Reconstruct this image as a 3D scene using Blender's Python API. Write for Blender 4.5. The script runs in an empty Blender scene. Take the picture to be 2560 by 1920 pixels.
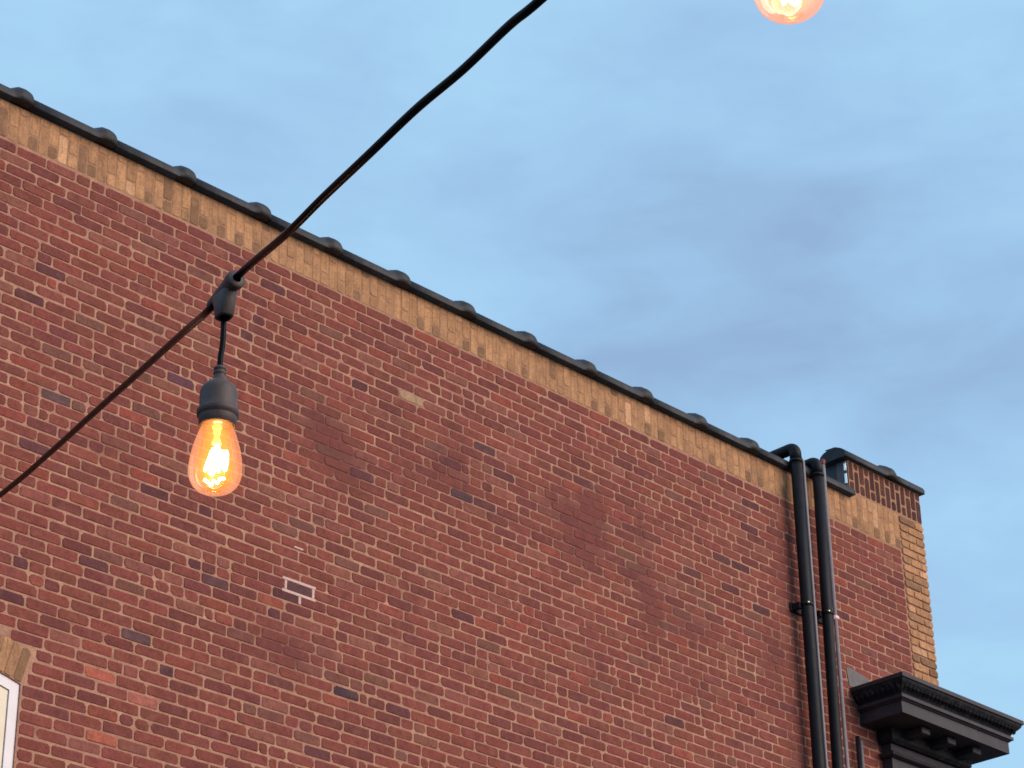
import bpy, math, random
from math import sin, cos, pi, sqrt, atan2
from mathutils import Vector, Matrix

random.seed(11)
SC = bpy.context.scene
COL = SC.collection
R = math.radians

# ------------------------------------------------------------------ camera
cam_data = bpy.data.cameras.new("camera")
cam = bpy.data.objects.new("camera", cam_data)
COL.objects.link(cam)
cam_data.sensor_width = 36.0
cam_data.lens = 86.015
cam_data.clip_start = 0.05
cam_data.clip_end = 2000
cam_data.dof.use_dof = True
cam_data.dof.focus_distance = 2.6
cam_data.dof.aperture_fstop = 85
pitch, roll, yaw = 0.4829, -0.0156, 0.7997
fw = Vector((sin(yaw) * cos(pitch), cos(yaw) * cos(pitch), sin(pitch)))
r0 = Vector((cos(yaw), -sin(yaw), 0))
u0 = r0.cross(fw)
rr = cos(roll) * r0 + sin(roll) * u0
uu = -sin(roll) * r0 + cos(roll) * u0
rot = Matrix((rr, uu, -fw)).transposed()
cam.matrix_world = Matrix.Translation((-8.0851, -9.9766, 1.6132)) @ rot.to_4x4()
SC.camera = cam

# ------------------------------------------------------------------ view
SC.view_settings.view_transform = 'Standard'
SC.view_settings.look = 'None'
SC.view_settings.exposure = 1.0
SC.view_settings.gamma = 1.0
SC.view_settings.use_curve_mapping = False

# ------------------------------------------------------------------ sun and sky
SUN_DIR = Vector((0.32, -0.83, 0.43)).normalized()          # from the scene towards the sun
sun_data = bpy.data.lights.new("sun", 'SUN')
sun_data.energy = 1.5
sun_data.angle = R(55)
sun_data.color = (1.0, 0.78, 0.63)
sun = bpy.data.objects.new("sun", sun_data)
COL.objects.link(sun)
sun.rotation_euler = SUN_DIR.to_track_quat('Z', 'Y').to_euler()

world = bpy.data.worlds.new("World")
SC.world = world
world.use_nodes = True
wt = world.node_tree
wt.nodes.clear()


def N(t, kind, **kw):
    n = t.nodes.new(kind)
    for k, v in kw.items():
        if hasattr(n, k):
            setattr(n, k, v)
        else:
            n.inputs[k].default_value = v
    return n


def math_node(t, op, a, b=None, c=None, clamp=False):
    n = t.nodes.new('ShaderNodeMath')
    n.operation = op
    n.use_clamp = clamp
    for i, v in enumerate((a, b, c)):
        if v is None:
            continue
        if isinstance(v, (int, float)):
            n.inputs[i].default_value = v
        else:
            t.links.new(v, n.inputs[i])
    return n.outputs[0]


def mix_col(t, fac, a, b, mode='MIX'):
    n = t.nodes.new('ShaderNodeMix')
    n.data_type = 'RGBA'
    n.blend_type = mode
    for sock, v in ((n.inputs[0], fac), (n.inputs[6], a), (n.inputs[7], b)):
        if isinstance(v, (int, float)):
            sock.default_value = v
        elif isinstance(v, tuple):
            sock.default_value = (*v, 1.0) if len(v) == 3 else v
        else:
            t.links.new(v, sock)
    return n.outputs[2]


def ramp(t, fac, stops):
    n = t.nodes.new('ShaderNodeValToRGB')
    el = n.color_ramp.elements
    while len(el) < len(stops):
        el.new(0.5)
    for e, (p, c) in zip(el, stops):
        e.position = p
        e.color = (*c, 1.0) if len(c) == 3 else c
    t.links.new(fac, n.inputs[0])
    return n.outputs[0]


wc = N(wt, 'ShaderNodeTexCoord').outputs['Generated']
# soft dusk cloud deck: broad fractal noise plus the larger bright and dark cloud banks by direction
BANKS = [((0.478, 0.658, 0.5819), 0.22, 170), ((0.5931, 0.5738, 0.5647), 0.16, 330), ((0.6964, 0.4573, 0.5531), 0.22, 520),
         ((0.7884, 0.5087, 0.3459), 0.30, 160), ((0.7073, 0.5471, 0.4476), 0.18, 420), ((0.5338, 0.6289, 0.5653), -0.10, 420),
         ((0.6863, 0.4805, 0.546), -0.22, 420), ((0.6411, 0.5717, 0.512), -0.14, 300), ((0.707, 0.5123, 0.4875), -0.30, 330),
         ((0.6705, 0.567, 0.4785), -0.25, 420), ((0.5703, 0.6039, 0.5568), -0.06, 420), ((0.7677, 0.4964, 0.4053), -0.16, 420),
         ((0.4407, 0.6914, 0.5725), 0.05, 300), ((0.60, 0.58, 0.55), 0.05, 60)]
acc = None
for c, a, k in BANKS:
    d = N(wt, 'ShaderNodeVectorMath', operation='DOT_PRODUCT')
    wt.links.new(wc, d.inputs[0])
    d.inputs[1].default_value = Vector(c).normalized()
    v = math_node(wt, 'POWER', math_node(wt, 'MAXIMUM', d.outputs['Value'], 0.0), float(k))
    acc = math_node(wt, 'MULTIPLY_ADD', v, a, 0.56 if acc is None else acc)
mp = N(wt, 'ShaderNodeMapping')
mp.inputs['Rotation'].default_value = (R(20), R(-25), R(15))
mp.inputs['Scale'].default_value = (1.0, 1.0, 2.6)
wt.links.new(wc, mp.inputs['Vector'])
nz = N(wt, 'ShaderNodeTexNoise', Scale=3.6, Detail=5.0, Roughness=0.48, Distortion=0.5)
wt.links.new(mp.outputs[0], nz.inputs['Vector'])
acc = math_node(wt, 'ADD', acc, math_node(wt, 'MULTIPLY', math_node(wt, 'SUBTRACT', nz.outputs['Fac'], 0.5), 1.25))
nz2 = N(wt, 'ShaderNodeTexNoise', Scale=11.0, Detail=6.0, Roughness=0.55, Distortion=0.3)
wt.links.new(mp.outputs[0], nz2.inputs['Vector'])
acc = math_node(wt, 'ADD', acc, math_node(wt, 'MULTIPLY', math_node(wt, 'SUBTRACT', nz2.outputs['Fac'], 0.5), 1.15))
cloud = ramp(wt, acc, [(0.12, (0.155, 0.242, 0.362)), (0.5, (0.183, 0.300, 0.440)), (0.9, (0.212, 0.355, 0.485))])
sky = N(wt, 'ShaderNodeTexSky', sky_type='NISHITA', sun_disc=False)
sky.sun_elevation = math.asin(SUN_DIR.z)
sky.sun_rotation = atan2(SUN_DIR.x, SUN_DIR.y)
bg_sky = N(wt, 'ShaderNodeBackground', Strength=0.06)
wt.links.new(sky.outputs[0], bg_sky.inputs['Color'])
bg_cloud = N(wt, 'ShaderNodeBackground', Strength=1.0)
wt.links.new(cloud, bg_cloud.inputs['Color'])
mixw = N(wt, 'ShaderNodeMixShader')
mixw.inputs[0].default_value = 0.92
wt.links.new(bg_sky.outputs[0], mixw.inputs[1])
wt.links.new(bg_cloud.outputs[0], mixw.inputs[2])
wo = N(wt, 'ShaderNodeOutputWorld')
wt.links.new(mixw.outputs[0], wo.inputs['Surface'])

# ------------------------------------------------------------------ helpers
Z0 = 9.2            # height of the bottom of the tan brick band
H = 0.0677          # one brick course
LB = 0.205          # one stretcher with its joint


def tag(o, label=None, cat=None, group=None, kind=None):
    for k, v in (("label", label), ("category", cat), ("group", group), ("kind", kind)):
        if v:
            o[k] = v
    return o


def empty(name, loc):
    o = bpy.data.objects.new(name, None)
    o.location = loc
    o.empty_display_size = 0.1
    COL.objects.link(o)
    return o


def offset_of(parent):
    """world location of a parent chain (parents carry no rotation or scale)"""
    v = Vector((0, 0, 0))
    while parent is not None:
        v += parent.location
        parent = parent.parent
    return v


class MB:
    """collects geometry in world coordinates; build() links it as one mesh object"""

    def __init__(self):
        self.v, self.f, self.s = [], [], []

    def add(self, verts, faces, smooth=False):
        o = len(self.v)
        self.v += [tuple(p) for p in verts]
        for f in faces:
            self.f.append([i + o for i in f])
            self.s.append(smooth)

    def box(self, a, b, bev=0.0):
        x0, y0, z0 = a
        x1, y1, z1 = b
        if bev <= 0:
            vs = [(x, y, z) for x in (x0, x1) for y in (y0, y1) for z in (z0, z1)]
            self.add(vs, [(0, 1, 3, 2), (4, 6, 7, 5), (0, 4, 5, 1), (2, 3, 7, 6), (0, 2, 6, 4), (1, 5, 7, 3)])
            return
        e = bev
        vs, ix = [], {}
        for i, (x, sx) in enumerate(((x0, 1), (x1, -1))):
            for j, (y, sy) in enumerate(((y0, 1), (y1, -1))):
                for k, (z, sz) in enumerate(((z0, 1), (z1, -1))):
                    ix[i, j, k] = len(vs)
                    vs += [(x, y + sy * e, z + sz * e), (x + sx * e, y, z + sz * e), (x + sx * e, y + sy * e, z)]
        g = lambda i, j, k, a: ix[i, j, k] + a
        fs = []
        for i in (0, 1):
            q = [g(i, 0, 0, 0), g(i, 0, 1, 0), g(i, 1, 1, 0), g(i, 1, 0, 0)]
            fs.append(q if i == 0 else q[::-1])
            q = [g(0, i, 0, 1), g(1, i, 0, 1), g(1, i, 1, 1), g(0, i, 1, 1)]
            fs.append(q if i == 0 else q[::-1])
            q = [g(0, 0, i, 2), g(0, 1, i, 2), g(1, 1, i, 2), g(1, 0, i, 2)]
            fs.append(q if i == 0 else q[::-1])
        for j in (0, 1):
            for k in (0, 1):
                fs.append([g(0, j, k, 1), g(1, j, k, 1), g(1, j, k, 2), g(0, j, k, 2)])
                fs.append([g(j, 0, k, 0), g(j, 1, k, 0), g(j, 1, k, 2), g(j, 0, k, 2)])
                fs.append([g(j, k, 0, 0), g(j, k, 1, 0), g(j, k, 1, 1), g(j, k, 0, 1)])
        for i in (0, 1):
            for j in (0, 1):
                for k in (0, 1):
                    fs.append([g(i, j, k, 0), g(i, j, k, 1), g(i, j, k, 2)])
        self.add(vs, fs)

    def tube(self, pts, radii, n=12, caps=True):
        pts = [Vector(p) for p in pts]
        if isinstance(radii, (int, float)):
            radii = [radii] * len(pts)
        vs, fs = [], []
        prev = None
        for i, p in enumerate(pts):
            t = (pts[min(i + 1, len(pts) - 1)] - pts[max(i - 1, 0)]).normalized()
            if prev is None:
                a = Vector((0, 0, 1)) if abs(t.z) < 0.9 else Vector((1, 0, 0))
                x = t.cross(a).normalized()
            else:
                x = (prev - t * prev.dot(t)).normalized()
            prev = x
            y = t.cross(x)
            for k in range(n):
                an = 2 * pi * k / n
                vs.append(p + radii[i] * (cos(an) * x + sin(an) * y))
        for i in range(len(pts) - 1):
            for k in range(n):
                fs.append((i * n + k, i * n + (k + 1) % n, (i + 1) * n + (k + 1) % n, (i + 1) * n + k))
        self.add(vs, fs, True)
        if caps:
            self.add(vs[:n], [tuple(range(n))[::-1]])
            self.add(vs[-n:], [tuple(range(n))])

    def lathe(self, c, prof, n=32, axis=None):
        """prof: (radius, offset along axis) from one end to the other"""
        ax = Vector(axis).normalized() if axis is not None else Vector((0, 0, 1))
        a = Vector((1, 0, 0)) if abs(ax.x) < 0.9 else Vector((0, 1, 0))
        x = ax.cross(a).normalized()
        y = ax.cross(x)
        c = Vector(c)
        vs, fs = [], []
        for rad, h in prof:
            for k in range(n):
                an = 2 * pi * k / n
                vs.append(c + ax * h + max(rad, 1e-5) * (cos(an) * x + sin(an) * y))
        for i in range(len(prof) - 1):
            for k in range(n):
                fs.append((i * n + k, i * n + (k + 1) % n, (i + 1) * n + (k + 1) % n, (i + 1) * n + k))
        self.add(vs, fs, True)

    def sweep_x(self, prof_at, xs, smooth=True, caps=True):
        """prof_at(x) -> list of (y, z); swept along x"""
        rows = [[(x, y, z) for y, z in prof_at(x)] for x in xs]
        n = len(rows[0])
        vs = [p for r_ in rows for p in r_]
        fs = []
        for i in range(len(rows) - 1):
            for k in range(n):
                fs.append((i * n + k, i * n + (k + 1) % n, (i + 1) * n + (k + 1) % n, (i + 1) * n + k))
        self.add(vs, fs, smooth)
        if caps:
            self.add(rows[0], [tuple(range(n))])
            self.add(rows[-1], [tuple(range(n))[::-1]])

    def build(self, name, mat, parent=None, origin=None):
        me = bpy.data.meshes.new(name)
        if origin is None:
            xs, ys, zs = zip(*self.v)
            origin = Vector(((min(xs) + max(xs)) / 2, (min(ys) + max(ys)) / 2, min(zs)))
        origin = Vector(origin)
        me.from_pydata([tuple(Vector(p) - origin) for p in self.v], [], self.f)
        me.polygons.foreach_set("use_smooth", self.s)
        me.materials.append(mat)
        me.update()
        import bmesh
        bm = bmesh.new()
        bm.from_mesh(me)
        bmesh.ops.remove_doubles(bm, verts=bm.verts, dist=1e-6)
        bmesh.ops.recalc_face_normals(bm, faces=bm.faces)
        bm.to_mesh(me)
        bm.free()
        o = bpy.data.objects.new(name, me)
        COL.objects.link(o)
        if parent is not None:
            o.parent = parent
        o.location = origin - offset_of(parent)
        return o


# ------------------------------------------------------------------ materials
STAINS_SHADE = [(0.55, -0.99, .20, .20, .9), (0.72, -1.17, .22, .17, .8), (1.68, -0.82, .20, .22, .75), (1.45, -.98, .22, .08, .55),
          (2.75, -0.84, .30, .17, .9), (2.98, -0.72, .12, .22, .8), (2.85, -1.09, .20, .14, .9), (3.4, -0.74, .15, .16, .8), (3.40, -1.09, .16, .12, .9),
          (3.5, -1.32, .14, .22, .75), (3.89, -1.3, .30, .13, .7), (0.30, -2.45, .26, .13, .8), (1.27, -1.93, .1, .16, .4),
          (2.2, -1.10, .30, .06, .6), (-1.02, -1.62, .2, .08, .6), (4.78, -1.32, .12, .22, .9), (4.95, -0.6, .10, .5, .6),  # the two tall strips beside the left drain pipe paint in its shade
          (4.96, -1.9, .1, .5, .6), (1.2, -.7, .07, .45, .35), (2.9, -1.9, .1, .3, .35), (3.9, -1.7, .3, .1, .4)]


def make_stain_shade_group():
    g = bpy.data.node_groups.new("stain_shade_mask", 'ShaderNodeTree')
    g.interface.new_socket("Fac", in_out='OUTPUT', socket_type='NodeSocketFloat')
    out = g.nodes.new('NodeGroupOutput')
    pos = N(g, 'ShaderNodeNewGeometry').outputs['Position']
    wob = N(g, 'ShaderNodeTexNoise', Scale=7.0, Detail=3.0)
    g.links.new(pos, wob.inputs['Vector'])
    sep = N(g, 'ShaderNodeSeparateXYZ')
    g.links.new(pos, sep.inputs[0])
    w = math_node(g, 'MULTIPLY', math_node(g, 'SUBTRACT', wob.outputs['Fac'], 0.5), 0.5)
    x = math_node(g, 'ADD', sep.outputs[0], w)
    z = math_node(g, 'ADD', sep.outputs[2], math_node(g, 'MULTIPLY', w, -0.5))
    acc = None
    for sx, sz, rx, rz, a in STAINS_SHADE:
        dx = math_node(g, 'MULTIPLY', math_node(g, 'SUBTRACT', x, sx), 1 / rx)
        dz = math_node(g, 'MULTIPLY', math_node(g, 'SUBTRACT', z, sz + Z0), 1 / rz)
        d = math_node(g, 'ADD', math_node(g, 'MULTIPLY', dx, dx), math_node(g, 'MULTIPLY', dz, dz))
        e = math_node(g, 'MULTIPLY', math_node(g, 'POWER', 2.718, math_node(g, 'MULTIPLY', d, -1.0)), a * 1.25)
        acc = e if acc is None else math_node(g, 'ADD', acc, e)
    fine = N(g, 'ShaderNodeTexNoise', Scale=18.0, Detail=4.0)
    g.links.new(pos, fine.inputs['Vector'])
    acc = math_node(g, 'MULTIPLY', acc, math_node(g, 'MULTIPLY_ADD', fine.outputs['Fac'], 1.1, 0.4), clamp=True)
    g.links.new(acc, out.inputs[0])
    return g


STAIN_SHADE = make_stain_shade_group()


def new_mat(name):
    m = bpy.data.materials.new(name)
    m.use_nodes = True
    t = m.node_tree
    t.nodes.clear()
    out = N(t, 'ShaderNodeOutputMaterial')
    b = N(t, 'ShaderNodeBsdfPrincipled')
    t.links.new(b.outputs[0], out.inputs['Surface'])
    return m, t, b


def noise(t, pos, scale, detail=3.0, rough=0.55, dist=0.0):
    n = N(t, 'ShaderNodeTexNoise', Scale=float(scale), Detail=float(detail), Roughness=rough, Distortion=dist)
    t.links.new(pos, n.inputs['Vector'])
    return n.outputs['Fac']


def bump(t, b, h, strength, dist):
    n = N(t, 'ShaderNodeBump')
    n.inputs['Strength'].default_value = strength
    n.inputs['Distance'].default_value = dist
    t.links.new(h, n.inputs['Height'])
    t.links.new(n.outputs[0], b.inputs['Normal'])


def brick_material(name, src, tan=False):
    m, t, b = new_mat(name)
    pos = N(t, 'ShaderNodeNewGeometry').outputs['Position']
    if src == 'OBJECT':
        base = N(t, 'ShaderNodeObjectInfo').outputs['Color']
    else:
        base = N(t, 'ShaderNodeAttribute', attribute_name="tint").outputs['Color']
    v1 = noise(t, pos, 15, 3, 0.6)
    v2 = noise(t, pos, 62, 4, 0.7)
    k = math_node(t, 'ADD', math_node(t, 'MULTIPLY_ADD', v1, 0.95, -0.08), math_node(t, 'MULTIPLY', v2, 1.25))
    k3 = N(t, 'ShaderNodeCombineColor')
    for i in range(3):
        t.links.new(k, k3.inputs[i])
    col = mix_col(t, 1.0, base, k3.outputs[0], 'MULTIPLY')
    # burnt spots and pale lime bloom on individual faces
    spot = math_node(t, 'MULTIPLY', math_node(t, 'SUBTRACT', noise(t, pos, 17, 3, 0.6, 0.5), 0.60 if not tan else 0.58), 6.0, clamp=True)
    col = mix_col(t, math_node(t, 'MULTIPLY', spot, 0.58 if not tan else 0.6), col, (0.095, 0.032, 0.031) if not tan else (0.20, 0.11, 0.055))
    pale = math_node(t, 'MULTIPLY', math_node(t, 'SUBTRACT', noise(t, pos, 9, 4, 0.6), 0.56), 3.5, clamp=True)
    col = mix_col(t, math_node(t, 'MULTIPLY', pale, 0.36), col, (0.36, 0.165, 0.118) if not tan else (0.60, 0.34, 0.19))
    if tan:
        mpp = N(t, 'ShaderNodeMapping')
        mpp.inputs['Scale'].default_value = (42, 42, 6)
        t.links.new(pos, mpp.inputs['Vector'])
        st = math_node(t, 'MULTIPLY', math_node(t, 'SUBTRACT', noise(t, mpp.outputs[0], 1.0, 4, 0.6), 0.48), 4.0, clamp=True)
        col = mix_col(t, math_node(t, 'MULTIPLY', st, 0.62), col, (0.21, 0.105, 0.053))
    if not tan:
        g = t.nodes.new('ShaderNodeGroup')
        g.node_tree = STAIN_SHADE
        col = mix_col(t, math_node(t, 'MULTIPLY', g.outputs[0], 0.42), col, (0.135, 0.045, 0.040))
    t.links.new(col, b.inputs['Base Color'])
    b.inputs['Roughness'].default_value = 0.88
    b.inputs['Specular IOR Level'].default_value = 0.25
    bump(t, b, math_node(t, 'ADD', math_node(t, 'MULTIPLY', v2, 0.5), noise(t, pos, 60, 3)), 0.55, 0.004)
    return m


def mortar_material():
    m, t, b = new_mat("mortar")
    pos = N(t, 'ShaderNodeNewGeometry').outputs['Position']
    v = noise(t, pos, 5, 4)
    col = ramp(t, v, [(0.3, (0.37, 0.192, 0.132)), (0.55, (0.44, 0.235, 0.155)), (0.75, (0.54, 0.33, 0.21))])
    v2 = noise(t, pos, 65, 4, 0.65)
    k = math_node(t, 'MULTIPLY_ADD', v2, 0.9, 0.55)
    k3 = N(t, 'ShaderNodeCombineColor')
    for i in range(3):
        t.links.new(k, k3.inputs[i])
    col = mix_col(t, 1.0, col, k3.outputs[0], 'MULTIPLY')
    # joints wiped over with brick dust here and there
    rub = math_node(t, 'MULTIPLY', math_node(t, 'SUBTRACT', noise(t, pos, 11, 3, 0.6), 0.50), 5.0, clamp=True)
    col = mix_col(t, math_node(t, 'MULTIPLY', rub, 0.62), col, (0.285, 0.112, 0.084))
    sepm = N(t, 'ShaderNodeSeparateXYZ')
    t.links.new(pos, sepm.inputs[0])
    top = math_node(t, 'MULTIPLY', math_node(t, 'SUBTRACT', sepm.outputs[2], Z0), 80.0, clamp=True)
    col = mix_col(t, math_node(t, 'MULTIPLY', top, 0.8), col, (0.37, 0.205, 0.115))
    g = t.nodes.new('ShaderNodeGroup')
    g.node_tree = STAIN_SHADE
    col = mix_col(t, math_node(t, 'MULTIPLY', g.outputs[0], 0.93), col, (0.175, 0.058, 0.048))
    t.links.new(col, b.inputs['Base Color'])
    b.inputs['Roughness'].default_value = 0.95
    b.inputs['Specular IOR Level'].default_value = 0.15
    bump(t, b, math_node(t, 'ADD', v2, noise(t, pos, 35, 3)), 0.6, 0.004)
    return m


def simple_mat(name, col, rough=0.5, metal=0.0, var=0.25, scale=20, spec=0.5, bumps=0.0, bscale=60, alt=None):
    m, t, b = new_mat(name)
    pos = N(t, 'ShaderNodeNewGeometry').outputs['Position']
    v = noise(t, pos, scale, 4)
    lo = tuple(c * (1 - var) for c in col)
    hi = tuple(min(1, c * (1 + var)) for c in col)
    c = ramp(t, v, [(0.3, lo), (0.7, hi)])
    if alt:
        f = math_node(t, 'MULTIPLY', math_node(t, 'SUBTRACT', noise(t, pos, scale * 0.7, 4, 0.65, 0.3), 0.55), 5.0, clamp=True)
        c = mix_col(t, math_node(t, 'MULTIPLY', f, 0.8), c, alt)
    t.links.new(c, b.inputs['Base Color'])
    b.inputs['Metallic'].default_value = metal
    b.inputs['Specular IOR Level'].default_value = spec
    rv = math_node(t, 'MULTIPLY_ADD', noise(t, pos, scale * 2, 3), 0.25, rough - 0.125, clamp=True)
    t.links.new(rv, b.inputs['Roughness'])
    if bumps:
        bump(t, b, noise(t, pos, bscale, 4), bumps, 0.006)
    return m


M = {
    'brick_one': brick_material("red_brick", 'OBJECT'),
    'brick_many': brick_material("red_brickwork", 'ATTR'),
    'tan_one': brick_material("tan_brick", 'OBJECT', True),
    'tan_many': brick_material("tan_brickwork", 'ATTR', True),
    'mortar': mortar_material(),
    'lime': simple_mat("fresh_lime_mortar", (0.66, 0.45, 0.38), 0.95, var=0.12, scale=40, spec=0.1, bumps=0.5),
    'glaze': simple_mat("black_glazed_clay", (0.016, 0.016, 0.019), 0.60, var=0.5, scale=16, spec=0.45, bumps=0.6, bscale=30, alt=(0.055, 0.054, 0.058)),
    'pipe': simple_mat("black_pipe_paint", (0.0085, 0.0085, 0.011), 0.55, var=0.4, scale=14, spec=0.22, bumps=0.1, bscale=30),
    'grey_pipe': simple_mat("grey_conduit_steel", (0.24, 0.205, 0.21), 0.55, var=0.15, scale=25, metal=0.1),
    'iron': simple_mat("black_painted_iron", (0.038, 0.032, 0.037), 0.55, var=0.3, scale=10, spec=0.35, bumps=0.2, bscale=30),
    'iron_rough': simple_mat("weathered_black_moulding", (0.016, 0.015, 0.017), 0.7, var=0.6, scale=22, spec=0.25, bumps=0.7, bscale=38, alt=(0.085, 0.074, 0.078)),
    'lead': simple_mat("grey_lead_flashing", (0.125, 0.108, 0.112), 0.65, var=0.2, scale=18, metal=0.1, bumps=0.2, bscale=25),
    'dark_lead': simple_mat("dark_metal_flashing", (0.028, 0.040, 0.044), 0.55, var=0.3, scale=12, metal=0.2),
    'white': simple_mat("white_window_paint", (0.80, 0.74, 0.74), 0.5, var=0.05, scale=12),
    'cream': simple_mat("cream_sash_paint", (0.80, 0.70, 0.52), 0.55, var=0.07, scale=12),
    'bright': simple_mat("bare_aluminium", (0.96, 0.95, 0.88), 0.22, metal=1.0, var=0.03),
    'brass': simple_mat("bright_bolt_metal", (0.85, 0.78, 0.45), 0.18, metal=1.0, var=0.1),
    'pinkclip': simple_mat("pale_clip_plastic", (0.85, 0.55, 0.5), 0.4, var=0.05),
    'redcap': simple_mat("red_cap_plastic", (0.22, 0.02, 0.025), 0.5, var=0.1),
    'rubber': simple_mat("black_cable_rubber", (0.006, 0.005, 0.006), 0.30, var=0.05, scale=60, spec=0.08),
    'socket': simple_mat("black_socket_plastic", (0.075, 0.056, 0.052), 0.5, var=0.25, scale=90, spec=0.32, bumps=0.12, bscale=600),
    'asphalt': simple_mat("asphalt", (0.05, 0.05, 0.052), 0.9, var=0.3, scale=3),
    'roofing': simple_mat("grey_roofing_felt", (0.06, 0.06, 0.06), 0.9, var=0.3, scale=2),
    'steel': simple_mat("lamp_base_metal", (0.7, 0.6, 0.4), 0.3, metal=1.0, var=0.1),
}


def glass_pane_mat():
    m, t, b = new_mat("window_glass")
    b.inputs['Base Color'].default_value = (0.03, 0.035, 0.04, 1)
    b.inputs['Roughness'].default_value = 0.06
    return m


M['pane'] = glass_pane_mat()


def emit_mat(name, col, strength):
    m, t, b = new_mat(name)
    b.inputs['Base Color'].default_value = (0.8, 0.6, 0.3, 1)
    b.inputs['Emission Color'].default_value = (*col, 1)
    b.inputs['Emission Strength'].default_value = strength
    return m


M['filament'] = emit_mat("glowing_filament", (1.0, 0.66, 0.30), 14)
M['stem'] = emit_mat("lit_glass_stem", (1.0, 0.55, 0.12), 0.75)


def bulb_glass():
    """amber coated lamp glass: lets light through tinted, and its coating glows softly with the lamp"""
    m = bpy.data.materials.new("amber_lamp_glass")
    m.use_nodes = True
    t = m.node_tree
    t.nodes.clear()
    out = N(t, 'ShaderNodeOutputMaterial')
    tr = N(t, 'ShaderNodeBsdfTransparent')
    tr.inputs['Color'].default_value = (0.90, 0.72, 0.66, 1)
    gl = N(t, 'ShaderNodeBsdfGlossy')
    gl.inputs['Roughness'].default_value = 0.04
    lw = N(t, 'ShaderNodeLayerWeight')
    lw.inputs['Blend'].default_value = 0.5
    face = math_node(t, 'SUBTRACT', 1.0, lw.outputs['Facing'])
    em = N(t, 'ShaderNodeEmission')
    col = ramp(t, face, [(0.0, (1.0, 0.38, 0.15)), (0.5, (1.0, 0.34, 0.085)), (0.8, (1.0, 0.36, 0.05)), (1.0, (1.0, 0.46, 0.05))])
    t.links.new(col, em.inputs['Color'])
    st = math_node(t, 'MULTIPLY_ADD', math_node(t, 'POWER', face, 4.0), 0.30, 0.215)
    t.links.new(st, em.inputs['Strength'])
    add = N(t, 'ShaderNodeAddShader')
    t.links.new(tr.outputs[0], add.inputs[0])
    t.links.new(em.outputs[0], add.inputs[1])
    fr = N(t, 'ShaderNodeFresnel')
    fr.inputs['IOR'].default_value = 1.35
    mx = N(t, 'ShaderNodeMixShader')
    t.links.new(math_node(t, 'MULTIPLY', fr.outputs[0], 0.4), mx.inputs[0])
    t.links.new(add.outputs[0], mx.inputs[1])
    t.links.new(gl.outputs[0], mx.inputs[2])
    t.links.new(mx.outputs[0], out.inputs['Surface'])
    return m


M['bulb'] = bulb_glass()

# ------------------------------------------------------------------ ground
g = MB()
g.add([(-600, -600, 0), (600, -600, 0), (600, 600, 0), (-600, 600, 0)], [(0, 1, 2, 3)])
tag(g.build("ground", M['asphalt'], origin=(0, 0, 0)), kind="structure")

# ------------------------------------------------------------------ the building
XL, XC = -11.0, 6.80            # left end of the wall, street corner
BLD = empty("brick_building", (0, 5, 0))
tag(BLD, "red brick building wall with tan brick band below black coping", "building")

OX0, OX1 = -2.438, -1.438       # window opening
ARC_R, ARC_CX = 1.8, (OX0 + OX1) / 2
ARC_CZ = Z0 - 3.121 - sqrt(ARC_R ** 2 - 0.5 ** 2)
SILL = Z0 - 4.95


def arch_z(x, dr=0.0):
    return ARC_CZ + sqrt(max((ARC_R + dr) ** 2 - (x - ARC_CX) ** 2, 0))


# mortar body of the side wall, with the arched opening cut out of it
MY, TH = 0.0032, 0.32
w = MB()


def slab(x0, x1, za, zb, y0=MY, y1=TH):
    w.box((x0, y0, za), (x1, y1, zb))


slab(XL, OX0, 0.0, Z0 + 0.248)
slab(OX1, 5.2, 0.0, Z0 + 0.248)
slab(OX0, OX1, 0.0, SILL)
NS = 12
xs = [OX0 + (OX1 - OX0) * i / NS for i in range(NS + 1)]
for a, b in zip(xs[:-1], xs[1:]):
    za, zb, zt = arch_z(a), arch_z(b), Z0 + 0.248
    w.add([(a, MY, za), (b, MY, zb), (b, MY, zt), (a, MY, zt), (a, TH, za), (b, TH, zb), (b, TH, zt), (a, TH, zt)],
          [(0, 1, 2, 3), (4, 7, 6, 5), (0, 4, 5, 1), (3, 2, 6, 7)])
slab(5.2, 5.872, 0.0, Z0 + 0.283)
slab(5.872, XC - 0.006, 0.0, Z0 + 0.605, MY, 0.20)
slab(5.872, XC - 0.006, 0.0, Z0 + 0.283, 0.20, TH)
WALL = w.build("wall", M['mortar'], BLD, origin=(0, 0, 0))

# rest of the building behind the wall
s = MB()
s.box((XL, TH + 0.002, 0), (XC - 0.01, 12, Z0 - 0.25))
s.build("rear_block", M['mortar'], BLD)
s = MB()
s.box((XL + 0.01, TH + 0.004, Z0 - 0.248), (XC - 0.02, 11.99, Z0 - 0.20))
s.build("roof", M['roofing'], BLD)


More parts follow.
